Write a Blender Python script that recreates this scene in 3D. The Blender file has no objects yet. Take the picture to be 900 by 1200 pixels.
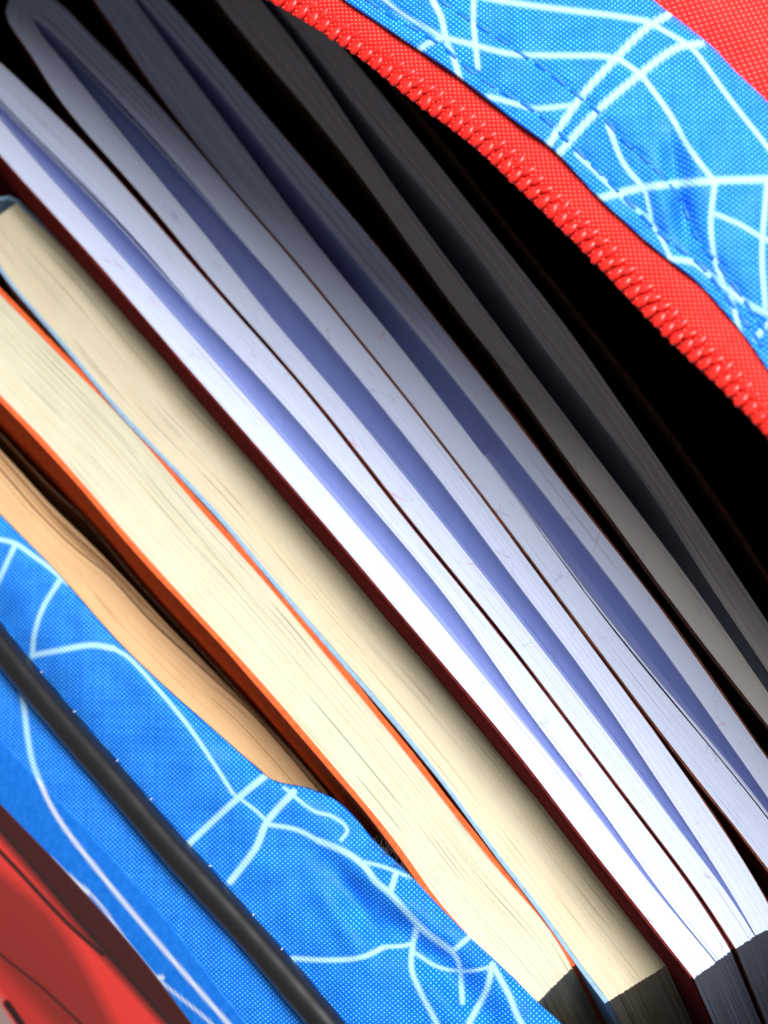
import bpy, math, random
import numpy as np
from mathutils import Matrix, Vector

random.seed(7)
rng = np.random.default_rng(11)
scene = bpy.context.scene
col = scene.collection

# ------------------------------------------------------------------ camera
MM = 0.001
PX = 0.00012                     # metres per photo pixel at the target plane
D = 0.50
TH = math.radians(35)            # tilt away from straight down
PHI = math.radians(-26)          # roll
FPX = D / PX
r0 = np.array([1.0, 0, 0])
u0 = np.array([0, math.cos(TH), math.sin(TH)])
BACK = np.array([0, -math.sin(TH), math.cos(TH)])
RIGHT = math.cos(PHI) * r0 + math.sin(PHI) * u0
UP = -math.sin(PHI) * r0 + math.cos(PHI) * u0
CAM = D * BACK

cd = bpy.data.cameras.new('camera')
cam = bpy.data.objects.new('camera', cd)
col.objects.link(cam)
cd.sensor_fit = 'HORIZONTAL'
cd.sensor_width = 36.0
cd.lens = 36.0 * FPX / 900.0
cd.clip_start = 0.02
cd.clip_end = 20.0
cd.dof.use_dof = True
cd.dof.focus_distance = 0.464
cd.dof.aperture_fstop = 54.0
M = Matrix((
    (RIGHT[0], UP[0], BACK[0], CAM[0]),
    (RIGHT[1], UP[1], BACK[1], CAM[1]),
    (RIGHT[2], UP[2], BACK[2], CAM[2]),
    (0, 0, 0, 1)))
cam.matrix_world = M
scene.camera = cam
scene.render.resolution_x = 768
scene.render.resolution_y = 1024


def P(px, py, z):
    """pixel of the photograph -> point on the horizontal plane at height z"""
    px = np.asarray(px, float); py = np.asarray(py, float); z = np.asarray(z, float)
    d = (-BACK[None, :] * FPX
         + (px.reshape(-1, 1) - 450) * RIGHT[None, :]
         - (py.reshape(-1, 1) - 600) * UP[None, :])
    k = (z.reshape(-1) - CAM[2]) / d[:, 2]
    return CAM[None, :] + d * k[:, None]


# directions across and along the row of books, on the ground plane
o_ = P([450], [600], [0])[0]
ACROSS = P([450 + 75], [600 - 66], [0])[0] - o_
ACROSS /= np.linalg.norm(ACROSS)
ALONG = np.array([ACROSS[1], -ACROSS[0], 0])
if np.dot(ALONG, P([516], [675], [0])[0] - o_) < 0:
    ALONG = -ALONG

# ------------------------------------------------------------------ world and lamp
w = bpy.data.worlds.new('World')
scene.world = w
w.use_nodes = True
w.node_tree.nodes['Background'].inputs[0].default_value = (1.0, 0.98, 0.97, 1)
w.node_tree.nodes['Background'].inputs[1].default_value = 0.18

LDIR = np.array([0, 0, 0.93]) + 0.24 * ACROSS + 0.05 * ALONG
LDIR /= np.linalg.norm(LDIR)
ld = bpy.data.lights.new('key_lamp', 'AREA')
ld.shape = 'DISK'
ld.size = 0.50
ld.energy = 16.5
ld.color = (1.0, 0.995, 0.985)
lo = bpy.data.objects.new('key_lamp', ld)
col.objects.link(lo)
LP = o_ + LDIR * 0.9
lo.location = LP.tolist()
lo.rotation_euler = Vector((-LDIR).tolist()).to_track_quat('-Z', 'Y').to_euler()

scene.view_settings.view_transform = 'Standard'
scene.view_settings.look = 'None'
scene.view_settings.exposure = 0.0
scene.view_settings.gamma = 1.0
scene.view_settings.use_curve_mapping = False


# ------------------------------------------------------------------ helpers
def cr(pts, n):
    """Catmull-Rom through the points, resampled evenly by arc length"""
    p = np.array(pts, float)
    if len(p) == 2:
        t = np.linspace(0, 1, n)[:, None]
        return p[0] * (1 - t) + p[1] * t
    e = np.vstack([2 * p[0] - p[1], p, 2 * p[-1] - p[-2]])
    out = []
    for i in range(1, len(e) - 2):
        t = np.linspace(0, 1, 24, endpoint=False)[:, None]
        a, b, c, d = e[i - 1], e[i], e[i + 1], e[i + 2]
        # centripetal-like damping: plain uniform spline with limited tangents
        lb = np.linalg.norm(c - b)
        m1 = (c - a) / max(np.linalg.norm(c - a), 1e-9) * lb
        m2 = (d - b) / max(np.linalg.norm(d - b), 1e-9) * lb
        h00 = 2 * t**3 - 3 * t**2 + 1; h10 = t**3 - 2 * t**2 + t
        h01 = -2 * t**3 + 3 * t**2; h11 = t**3 - t**2
        out.append(h00 * b + h10 * m1 + h01 * c + h11 * m2)
    out.append(e[-2][None, :])
    q = np.vstack(out)
    s = np.concatenate([[0], np.cumsum(np.linalg.norm(np.diff(q[:, :2], axis=0), axis=1))])
    t = np.linspace(0, s[-1], n)
    return np.stack([np.interp(t, s, q[:, k]) for k in range(q.shape[1])], 1)


def smc(pts, sig=58.0, keep=90.0):
    """even out a hand-traced curve (pixels); the first `keep` pixels stay nearly as traced"""
    p = np.array(pts, float)[:, :2]
    L = np.linalg.norm(np.diff(p, axis=0), axis=1).sum()
    n = max(int(L / 4), 30)
    q = cr(p, n)
    def g(sg):
        k = int(sg * 3 / 4) + 1
        x = np.arange(-k, k + 1) * 4.0
        w_ = np.exp(-(x / sg)**2 / 2); w_ /= w_.sum()
        a = 2 * q[0] - q[1:k + 1][::-1]; b = 2 * q[-1] - q[-k - 1:-1][::-1]
        e = np.vstack([a, q, b])
        return np.stack([np.convolve(e[:, c], w_, 'valid') for c in (0, 1)], 1)
    A, B = g(5.0), g(sig)
    t = np.arange(n) * 4.0
    f = np.clip((t - keep * 0.5) / keep, 0, 1)[:, None]
    f = f * f * (3 - 2 * f)
    return [tuple(v) for v in (A * (1 - f) + B * f)]


def snoise(n, step, seed, amp=1.0):
    """smooth 1-D noise with a knot every `step` samples"""
    r = np.random.default_rng(seed)
    k = max(int(n / step) + 3, 4)
    v = r.normal(0, 1, k)
    x = np.linspace(0, k - 1.001, n)
    i = x.astype(int); f = x - i
    f = f * f * (3 - 2 * f)
    return amp * (v[i] * (1 - f) + v[np.minimum(i + 1, k - 1)] * f)


def mesh_obj(name, verts, faces, mats, parent=None, mat_idx=None, uvs=None, attr=None, smooth=False):
    me = bpy.data.meshes.new(name)
    me.from_pydata([tuple(map(float, v)) for v in verts], [], faces)
    for m in (mats if isinstance(mats, (list, tuple)) else [mats]):
        me.materials.append(m)
    if mat_idx is not None:
        me.polygons.foreach_set('material_index', np.array(mat_idx, dtype=np.int32))
    if uvs is not None:
        lay = me.uv_layers.new(name='UVMap')
        idx = np.empty(len(me.loops), dtype=np.int32)
        me.loops.foreach_get('vertex_index', idx)
        lay.data.foreach_set('uv', np.asarray(uvs, dtype=np.float32)[idx].ravel())
    if attr:
        for k, v in attr.items():
            a = me.attributes.new(k, 'FLOAT', 'POINT')
            a.data.foreach_set('value', np.asarray(v, dtype=np.float32))
    if smooth is True:
        me.polygons.foreach_set('use_smooth', [True] * len(me.polygons))
    elif smooth is not False:
        me.polygons.foreach_set('use_smooth', smooth)
    me.update()
    o = bpy.data.objects.new(name, me)
    col.objects.link(o)
    if parent:
        o.parent = parent
    return o


def empty(name, loc, label, cat, group=None):
    o = bpy.data.objects.new(name, None)
    o.empty_display_size = 0.02
    col.objects.link(o)
    o.location = tuple(map(float, loc))
    o['label'] = label
    o['category'] = cat
    if group:
        o['group'] = group
    return o


def adopt(parent):
    """children were built in world coordinates: shift them to the parent's origin"""
    mi = Matrix.Translation(parent.location).inverted()
    for c in parent.children:
        c.matrix_parent_inverse = mi


# ------------------------------------------------------------------ materials
def nt_mat(name):
    m = bpy.data.materials.new(name)
    m.use_nodes = True
    nt = m.node_tree
    b = nt.nodes['Principled BSDF']
    return m, nt, b


class NB:
    def __init__(s, nt):
        s.nt = nt

    def n(s, t, **kw):
        x = s.nt.nodes.new(t)
        for k, v in kw.items():
            setattr(x, k, v)
        return x

    def lk(s, a, b):
        s.nt.links.new(a, b)

    def val(s, inp, v):
        if hasattr(v, 'default_value') or hasattr(v, 'is_linked'):
            s.lk(v, inp)
        else:
            inp.default_value = v

    def math(s, op, a, b=None, c=None, clamp=False):
        x = s.n('ShaderNodeMath', operation=op, use_clamp=clamp)
        s.val(x.inputs[0], a)
        if b is not None: s.val(x.inputs[1], b)
        if c is not None: s.val(x.inputs[2], c)
        return x.outputs[0]

    def uv(s, sx=1, sy=1, rot=0.0):
        a = s.n('ShaderNodeUVMap')
        m = s.n('ShaderNodeMapping')
        m.inputs['Scale'].default_value = (sx, sy, 1)
        m.inputs['Rotation'].default_value = (0, 0, rot)
        s.lk(a.outputs[0], m.inputs['Vector'])
        return m.outputs[0]

    def noise(s, vec, scale, detail=3, rough=0.55, dist=0.0):
        x = s.n('ShaderNodeTexNoise')
        s.lk(vec, x.inputs['Vector'])
        x.inputs['Scale'].default_value = scale
        x.inputs['Detail'].default_value = detail
        x.inputs['Roughness'].default_value = rough
        x.inputs['Distortion'].default_value = dist
        return x.outputs['Fac']

    def ramp(s, f, stops):
        x = s.n('ShaderNodeValToRGB')
        e = x.color_ramp.elements
        while len(e) < len(stops): e.new(0.5)
        for k, (p, c) in enumerate(stops):
            e[k].position = p
            e[k].color = c if len(c) == 4 else (*c, 1)
        s.lk(f, x.inputs[0])
        return x.outputs[0]

    def mix(s, f, a, b, typ='MIX'):
        x = s.n('ShaderNodeMix', data_type='RGBA', blend_type=typ)
        s.val(x.inputs[0], f)
        for i, v in ((6, a), (7, b)):
            if isinstance(v, tuple): x.inputs[i].default_value = v if len(v) == 4 else (*v, 1)
            else: s.lk(v, x.inputs[i])
        return x.outputs[2]

    def bump(s, h, strength, dist):
        x = s.n('ShaderNodeBump')
        x.inputs['Strength'].default_value = strength
        x.inputs['Distance'].default_value = dist
        s.lk(h, x.inputs['Height'])
        return x.outputs[0]

    def attr(s, name):
        x = s.n('ShaderNodeAttribute', attribute_name=name)
        return x.outputs['Fac']


def paper_mat(name, base, dark, streak=0.5, marks=False, tint=None):
    m, nt, b = nt_mat(name)
    q = NB(nt)
    fine = q.noise(q.uv(30, 11000), 1.0, 3, 0.6)
    broad = q.noise(q.uv(35, 900), 1.0, 3, 0.6)
    f = q.math('ADD', q.math('MULTIPLY', fine, 0.8), q.math('MULTIPLY', broad, 0.2))
    c = q.ramp(f, [(0.27, dark), (0.27 + 0.20 * streak, base), (1.0, base)])
    if tint:
        t = q.ramp(q.noise(q.uv(14, 260), 1.0, 3, 0.6), [(0.45, (0, 0, 0)), (0.75, (1, 1, 1))])
        c = q.mix(q.math('MULTIPLY', t, 0.4), c, tint)
    blot = q.noise(q.uv(160, 160), 1.0, 4, 0.6)
    c = q.mix(q.math('MULTIPLY', q.ramp(blot, [(0.35, (1, 1, 1)), (0.55, (0, 0, 0))]), 0.10), c, dark)
    if marks:
        for sc, colr, thr, seed, amt in ((95, (0.62, 0.16, 0.26), 0.010, 0.31, 0.40),
                                         (150, (0.22, 0.26, 0.55), 0.012, 7.7, 0.40)):
            mp = q.n('ShaderNodeMapping')
            mp.inputs['Location'].default_value = (seed, seed * 2, 0)
            mp.inputs['Scale'].default_value = (sc, sc * 1.9, 1)
            mp.inputs['Rotation'].default_value = (0, 0, 0.7 + seed)
            q.lk(q.n('ShaderNodeUVMap').outputs[0], mp.inputs['Vector'])
            v = q.n('ShaderNodeTexVoronoi', feature='DISTANCE_TO_EDGE')
            v.inputs['Scale'].default_value = 1.0
            q.lk(mp.outputs[0], v.inputs['Vector'])
            line = q.math('LESS_THAN', v.outputs['Distance'], thr)
            part = q.ramp(q.noise(q.uv(170, 170), 1.0, 3, 0.6), [(0.54, (0, 0, 0)), (0.66, (1, 1, 1))])
            c = q.mix(q.math('MULTIPLY', q.math('MULTIPLY', line, part), amt), c, colr)
    q.lk(c, b.inputs['Base Color'])
    b.inputs['Roughness'].default_value = 0.75
    b.inputs['Specular IOR Level'].default_value = 0.25
    q.lk(q.bump(f, 0.22, 0.0001), b.inputs['Normal'])
    return m


def cover_mat(name, base, dark, rough=0.55, sc=900, spec=0.0):
    m, nt, b = nt_mat(name)
    q = NB(nt)
    tc = q.n('ShaderNodeTexCoord').outputs['Object']
    f = q.noise(tc, sc, 4, 0.65)
    q.lk(q.ramp(f, [(0.32, dark), (0.6, base)]), b.inputs['Base Color'])
    b.inputs['Roughness'].default_value = rough
    b.inputs['Specular IOR Level'].default_value = spec
    q.lk(q.bump(f, 0.25, 0.0001), b.inputs['Normal'])
    return m


def fabric_mat(name, crev, thread, hi, pitch, lines=None, bump=1.0, rot=0.0, rough=0.42, contrast=1.0):
    """plain weave: staggered float of each thread over its neighbours"""
    m, nt, b = nt_mat(name)
    q = NB(nt)
    # the cloth is never perfectly regular: bend the grid a little
    base = q.n('ShaderNodeUVMap').outputs[0]
    nz = q.n('ShaderNodeTexNoise')
    nz.inputs['Scale'].default_value = 120.0
    nz.inputs['Detail'].default_value = 2.0
    q.lk(base, nz.inputs['Vector'])
    off = q.n('ShaderNodeVectorMath', operation='SCALE')
    q.lk(nz.outputs['Color'], off.inputs[0])
    off.inputs['Scale'].default_value = pitch * 0.9
    add = q.n('ShaderNodeVectorMath', operation='ADD')
    q.lk(base, add.inputs[0]); q.lk(off.outputs[0], add.inputs[1])
    mp = q.n('ShaderNodeMapping')
    mp.inputs['Rotation'].default_value = (0, 0, rot)
    q.lk(add.outputs[0], mp.inputs['Vector'])
    sp = q.n('ShaderNodeSeparateXYZ')
    q.lk(mp.outputs[0], sp.inputs[0])
    k = math.pi / pitch
    sx = q.math('SINE', q.math('MULTIPLY', sp.outputs[0], k))
    sy = q.math('SINE', q.math('MULTIPLY', sp.outputs[1], k * 1.16))
    pr = q.math('MULTIPLY', sx, sy)                        # checker of over / under
    over = q.math('MULTIPLY_ADD', pr, 0.5, 0.5)
    ap = q.math('POWER', q.math('ABSOLUTE', pr), 0.6)
    h = q.math('ADD', q.math('MULTIPLY', over, 0.65), q.math('MULTIPLY', ap, 0.35))
    gr = q.noise(base, 5200, 2, 0.5)
    hv = q.math('MULTIPLY_ADD', q.math('SUBTRACT', gr, 0.5), 0.35, h)
    c = q.ramp(hv, [(0.15, crev), (0.42, thread), (0.58, thread), (0.85, hi)])  # crevice shade and thread highlights are put into the weave colour
    for rx, ry in ((0.5 / pitch, 26.0), (26.0, 0.55 / pitch)):
        mv = q.n('ShaderNodeMapping')
        mv.inputs['Scale'].default_value = (rx, ry, 1)
        q.lk(mp.outputs[0], mv.inputs['Vector'])
        tv = q.ramp(q.noise(mv.outputs[0], 1.0, 2, 0.6), [(0.36, (1, 1, 1)), (0.58, (0, 0, 0))])
        c = q.mix(q.math('MULTIPLY', tv, 0.20), c, crev)
    mot = q.noise(base, 260, 3, 0.6)
    c = q.mix(q.math('MULTIPLY', q.ramp(mot, [(0.4, (1, 1, 1)), (0.62, (0, 0, 0))]), 0.22), c, crev)
    if lines:
        ink = q.attr('ink')
        wv = q.math('MULTIPLY', ink, q.ramp(hv, [(0.10, (0.45, 0.45, 0.45)), (0.6, (1, 1, 1))]))
        c = q.mix(wv, c, lines)
    q.lk(c, b.inputs['Base Color'])
    b.inputs['Roughness'].default_value = rough
    b.inputs['Specular IOR Level'].default_value = 0.14
    q.lk(q.bump(h, 0.7 * bump, pitch * 0.5), b.inputs['Normal'])
    return m


white_paper = paper_mat('white_paper_edge', (0.66, 0.73, 0.94), (0.54, 0.60, 0.82), 0.45, marks=True)
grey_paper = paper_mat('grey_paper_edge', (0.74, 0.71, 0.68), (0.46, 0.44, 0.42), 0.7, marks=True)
bluish_page = cover_mat('bluish_page_face', (0.50, 0.57, 0.86), (0.47, 0.54, 0.83), 0.7, 300)  # even bluish tone, darker than the page edges; no ruling drawn
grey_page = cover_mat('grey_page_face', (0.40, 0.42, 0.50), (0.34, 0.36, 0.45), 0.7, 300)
cream_paper = paper_mat('cream_paper_edge', (0.63, 0.60, 0.465), (0.44, 0.36, 0.20), 0.8, tint=(0.66, 0.56, 0.34))
cream_paper2 = paper_mat('ivory_paper_edge', (0.69, 0.62, 0.455), (0.47, 0.36, 0.19), 0.6, tint=(0.68, 0.55, 0.32))
tan_paper = paper_mat('tan_paper_edge', (0.66, 0.42, 0.215), (0.34, 0.19, 0.09), 0.8)
maroon_cover = cover_mat('maroon_cover', (0.17, 0.025, 0.02), (0.09, 0.012, 0.012))
brown_cover = cover_mat('brown_cover', (0.22, 0.07, 0.04), (0.10, 0.03, 0.02))
dark_cover = cover_mat('dark_cover', (0.10, 0.045, 0.035), (0.05, 0.024, 0.02))
orange_cover = cover_mat('orange_cover', (0.80, 0.14, 0.04), (0.66, 0.09, 0.03), 0.45)
blue_cover = cover_mat('pale_blue_cover', (0.30, 0.48, 0.66), (0.24, 0.38, 0.54), 0.45)
tan_cover = cover_mat('tan_cover', (0.34, 0.18, 0.09), (0.2, 0.1, 0.05), 0.6)

blue_cloth = fabric_mat('blue_woven_polyester', (0.0, 0.085, 0.64), (0.001, 0.20, 0.86), (0.17, 0.62, 1.0), 0.00037,
                        lines=(0.46, 0.80, 0.96))
red_tape = fabric_mat('red_zipper_tape', (0.42, 0.004, 0.004), (0.80, 0.016, 0.012), (1.0, 0.14, 0.11), 0.00040, rot=0.75)
red_cloth = fabric_mat('red_coated_cloth', (0.66, 0.010, 0.010), (0.84, 0.024, 0.020), (1.0, 0.16, 0.14), 0.00048, rot=0.5, bump=0.9)
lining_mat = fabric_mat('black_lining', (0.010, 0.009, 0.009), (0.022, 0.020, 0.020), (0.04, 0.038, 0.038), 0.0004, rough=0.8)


def plain(name, colr, rough, spec=0.5, sc=2500, b_=0.2):
    m, nt, b = nt_mat(name)
    q = NB(nt)
    f = q.noise(q.n('ShaderNodeTexCoord').outputs['Object'], sc, 4, 0.6)
    dk = tuple(x * 0.8 for x in colr)
    q.lk(q.ramp(f, [(0.35, dk), (0.6, colr)]), b.inputs['Base Color'])
    b.inputs['Roughness'].default_value = rough
    b.inputs['Specular IOR Level'].default_value = spec
    q.lk(q.bump(f, b_, 0.00015), b.inputs['Normal'])
    return m


tooth_mat = plain('red_nylon_tooth', (0.90, 0.024, 0.018), 0.30, 0.5)
thread_mat = plain('blue_thread', (0.005, 0.17, 0.70), 0.5)
piping_mat = plain('black_rubber_piping', (0.010, 0.010, 0.012), 0.34, 0.7, 3000, 0.03)
fuzz_mat = plain('frayed_thread', (0.05, 0.04, 0.04), 0.8)
table_mat = plain('pale_wood_tabletop', (0.45, 0.36, 0.26), 0.5, 0.4, 60, 0.2)


def patch_mat():
    m, nt, b = nt_mat('printed_vinyl')
    q = NB(nt)
    a = q.n('ShaderNodeAttribute', attribute_name='tone').outputs['Fac']
    # 0 maroon border, .25 dark line, .5 deep red, .75 red, 1 pale
    c = q.ramp(a, [(0.0, (0.045, 0.012, 0.012)), (0.25, (0.02, 0.014, 0.016)), (0.5, (0.30, 0.030, 0.026)),
                   (0.75, (0.78, 0.050, 0.042)), (1.0, (0.42, 0.30, 0.28))])
    f = q.noise(q.n('ShaderNodeTexCoord').outputs['Object'], 1400, 3, 0.6)
    c = q.mix(q.math('MULTIPLY', f, 0.12), c, (0.25, 0.08, 0.07))
    q.lk(c, b.inputs['Base Color'])
    b.inputs['Roughness'].default_value = 0.5
    b.inputs['Specular IOR Level'].default_value = 0.12
    q.lk(q.bump(f, 0.15, 0.0001), b.inputs['Normal'])
    return m


def strip_mat():
    m, nt, b = nt_mat('printed_blue_film')
    q = NB(nt)
    a = q.attr('ink')
    f = q.noise(q.n('ShaderNodeTexCoord').outputs['Object'], 900, 3, 0.6)
    c = q.ramp(f, [(0.35, (0.008, 0.15, 0.62)), (0.65, (0.014, 0.185, 0.72))])
    c = q.mix(a, c, (0.62, 0.68, 0.78))
    q.lk(c, b.inputs['Base Color'])
    b.inputs['Specular IOR Level'].default_value = 0.15
    b.inputs['Roughness'].default_value = 0.35
    return m


patch_vinyl = patch_mat()
blue_film = strip_mat()

ZB = -0.215        # floor of the bag


# ------------------------------------------------------------------ books
def page_block(name, parent, L, R, z, n, mats, m=110, seed=1, zj=0.10, gap=0.12, gdep=0.35, wav=0.05,
               inner=None, mid=None, vdep=None, zb=ZB, glen=16, gthr=1.25):
    """a stack of n sheets seen edge on: every sheet is its own ridge with a groove to the next.
    L, R: pixel curves of the two outer sides at height z. inner: 'L' or 'R', the side that falls
    into the open gap towards the curve `mid`, vdep metres deep."""
    r = np.random.default_rng(seed)
    Lw = P(*cr(L, m).T[:2], np.full(m, z)); Rw = P(*cr(R, m).T[:2], np.full(m, z))
    tan = np.gradient((Lw + Rw) / 2, axis=0)
    tan /= np.linalg.norm(tan, axis=1)[:, None]
    wd = r.uniform(0.6, 1.4, n); e = np.concatenate([[0], np.cumsum(wd)]); e /= e[-1]
    colsV, colsUV = [], []
    arc = np.concatenate([[0], np.cumsum(np.linalg.norm(np.diff((Lw + Rw) / 2, axis=0), axis=1))])
    width = np.linalg.norm(Rw - Lw, axis=1)
    ends = r.normal(0, 0.05, n) * MM
    common = snoise(m, 9, seed + 900, wav * MM)

    def addcol(s, zoff, push=0.0):
        V = Lw * (1 - s[:, None]) + Rw * s[:, None]
        V[:, 2] += zoff
        V[-1] += tan[-1] * push
        V[-1, 2] -= 0.0003; V[-2, 2] -= 0.00008
        colsV.append(V)
        colsUV.append(np.stack([arc + seed * 0.37, s * width + seed * 0.11], 1))

    for i in range(n):
        zo = r.normal(0, zj) * MM + snoise(m, 14, seed * 100 + i, wav * 0.7 * MM) + common
        # opening between neighbouring sheets comes and goes along the book
        o1 = np.clip(snoise(m, glen, seed * 200 + i, 1.0) - gthr, 0, 1.2)
        o2 = np.clip(snoise(m, glen, seed * 200 + i + 1, 1.0) - gthr, 0, 1.2)
        w_ = e[i + 1] - e[i]
        g1 = w_ * np.clip(gap * (0.10 + o1), 0, 0.4); g2 = w_ * np.clip(gap * (0.10 + o2), 0, 0.4)
        if i == 0: g1 = g1 * 0
        if i == n - 1: g2 = g2 * 0
        addcol(e[i] + g1, zo, ends[i])
        addcol(e[i + 1] - g2, zo, ends[i])
        if i < n - 1:
            dp = gdep * MM * (0.10 + np.clip(snoise(m, glen, seed * 200 + i + 1, 1.0) - gthr, 0, 1.2))
            addcol(np.full(m, e[i + 1]), zo - dp, ends[i] - 0.00008)
    wall_first = wall_last = 0
    if inner:
        Mw = P(*cr(mid, m).T[:2], np.full(m, z))
        edge = colsV[0] if inner == 'L' else colsV[-1]
        uve = colsUV[0] if inner == 'L' else colsUV[-1]
        gw = np.linalg.norm(Mw - edge, axis=1)
        dep = np.clip(gw * 2 * vdep, 0.0006, 0.05)
        new, newuv = [], []
        for k in (0.12, 0.35, 0.65, 1.0):
            V = edge * (1 - k**2.2) + Mw * (k**2.2)
            V[:, 2] = edge[:, 2] - dep * k
            new.append(V); newuv.append(uve + np.array([0, 0.004 * k]))
        if inner == 'L':
            colsV = new[::-1] + colsV; colsUV = newuv[::-1] + colsUV; wall_first = len(new)
        else:
            colsV = colsV + new; colsUV = colsUV + newuv; wall_last = len(new)
    # outer skirts
    def skirt(V, uv):
        B = V.copy(); B[:, 2] = zb
        return B, uv + np.array([0, 0.01])
    skL = inner != 'L'; skR = inner != 'R'
    if skL:
        B, u = skirt(colsV[0], colsUV[0]); colsV.insert(0, B); colsUV.insert(0, u)
    if skR:
        B, u = skirt(colsV[-1], colsUV[-1]); colsV.append(B); colsUV.append(u)
    k = len(colsV)
    V = np.stack(colsV, 1).reshape(-1, 3)      # m x k
    UV = np.stack(colsUV, 1).reshape(-1, 2)
    faces, mi, sm = [], [], []
    for j in range(m - 1):
        for c in range(k - 1):
            a = j * k + c
            faces.append((a, a + k, a + k + 1, a + 1))
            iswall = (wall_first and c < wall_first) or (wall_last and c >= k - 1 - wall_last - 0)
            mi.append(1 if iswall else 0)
            sm.append(bool(iswall))
    # fore-edge and spine-side faces: the end profiles carried straight down
    base = len(V)
    ext, extuv = [], []
    for row in (m - 1, 0):
        for lev in (0.06, 0.35, 1.0):
            W = V[row * k:(row + 1) * k].copy()
            top = W[:, 2].copy()
            W[:, 2] = top + (zb - top) * lev
            if row == m - 1:
                W += tan[-1] * (r.normal(0, 0.05, k)[:, None] * MM)
            ext.append(W)
            u = UV[row * k:(row + 1) * k].copy(); u[:, 0] += 0.2 * lev * (1 if row else -1)
            extuv.append(u)
    V = np.vstack([V] + ext); UV = np.vstack([UV] + extuv)
    for q_, row in enumerate((m - 1, 0)):
        prev = row * k
        for lv in range(3):
            cur = base + (q_ * 3 + lv) * k
            for c in range(k - 1):
                f = (prev + c, cur + c, cur + c + 1, prev + c + 1)
                faces.append(f if row else f[::-1]); mi.append(0); sm.append(False)
            prev = cur
    return mesh_obj(name, V, faces, mats, parent, mi, UV, None, sm)


def cover_strip(name, parent, path, z, th, mat, m=220, zb=ZB, out=1, ragged=0.06, seed=3, lift=0.0, flare=0.0, thin=1.0):
    """thin board or card that follows a pixel path at height z and stands down to the bag floor"""
    c = P(*cr(path, m).T[:2], np.full(m, z))
    t = np.gradient(c, axis=0); t /= np.linalg.norm(t, axis=1)[:, None]
    nrm = np.stack([-t[:, 1], t[:, 0], np.zeros(m)], 1) * out
    zz = z + lift + snoise(m, 4, seed, ragged * MM) + snoise(m, 15, seed + 1, ragged * 1.5 * MM)
    wob = snoise(m, 6, seed + 2, ragged * 0.6 * MM)[:, None] * nrm
    rows = []
    thv = (th * np.where(nrm @ ACROSS > 0.3, thin, 1.0))[:, None]
    for off, zv in ((0.0, zz), (0.5, zz + 0.03 * MM), (1.0, zz - 0.02 * MM), (1.0, zz - 8 * MM), (1.0, np.full(m, zb)), (0.0, np.full(m, zb))):
        V = c + nrm * thv * off + wob * (off > 0.4)
        if flare and zv is not zz and zv[0] < z - 4 * MM:
            V = V + nrm * (flare * np.clip(-(nrm @ ACROSS) * 2, 0, 1))[:, None]
        V[:, 2] = zv
        rows.append(V)
    k = len(rows)
    V = np.stack(rows, 1).reshape(-1, 3)
    faces = []
    for j in range(m - 1):
        for a in range(k):
            b = (a + 1) % k
            faces.append((j * k + a, (j + 1) * k + a, (j + 1) * k + b, j * k + b))
    faces.append(tuple(range(k))); faces.append(tuple((m - 1) * k + a for a in range(k))[::-1])
    return mesh_obj(name, V, faces, mat, parent)


def midcurve(A, B, n=40):
    return (cr(A, n) + cr(B, n)) / 2


def back_ext(c, d):
    """prolong a curve backwards (towards the spine) by d pixels"""
    c = [tuple(map(float, p)) for p in c]
    a, b = np.array(c[0]), np.array(c[1])
    t = (a - b) / np.linalg.norm(a - b)
    return [tuple(a + t * d)] + c


def loose_page(parent, Ai, Bi, f0, f1, ta, tb_, z, page, face, seed, m=120):
    """one leaf that stands free in the open gap, between fraction f0 and f1 of its width"""
    A, B = cr(Ai, 300), cr(Bi, 300)
    t = np.linspace(ta, tb_, m)
    idx = t * 299
    g = lambda C: np.stack([np.interp(idx, np.arange(300), C[:, c]) for c in (0, 1)], 1)
    u = (t - ta) / (tb_ - ta)
    f = f0 + (f1 - f0) * u + snoise(m, 30, seed, 0.012)
    c = g(A) * (1 - f)[:, None] + g(B) * f[:, None]
    mid = (g(A) + g(B)) / 2
    top = P(c[:, 0], c[:, 1], z + snoise(m, 20, seed + 1, 0.0001))
    low = P(mid[:, 0], mid[:, 1], np.full(m, z - 0.013))
    th = ACROSS * 0.00011
    rows = [top, top * 0.6 + low * 0.4, low, low + th, top * 0.6 + low * 0.4 + th, top + th]
    k = len(rows)
    V = np.stack(rows, 1).reshape(-1, 3)
    F, mi = [], []
    for j in range(m - 1):
        for a in range(k):
            b = (a + 1) % k
            F.append((j * k + a, (j + 1) * k + a, (j + 1) * k + b, j * k + b)); mi.append(0 if a == k - 1 else 1)
    uv = [(i // k * 0.001, i % k * 0.0002) for i in range(len(V))]
    return mesh_obj('page', V, F, [page, face], parent, mi, uv)


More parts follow.
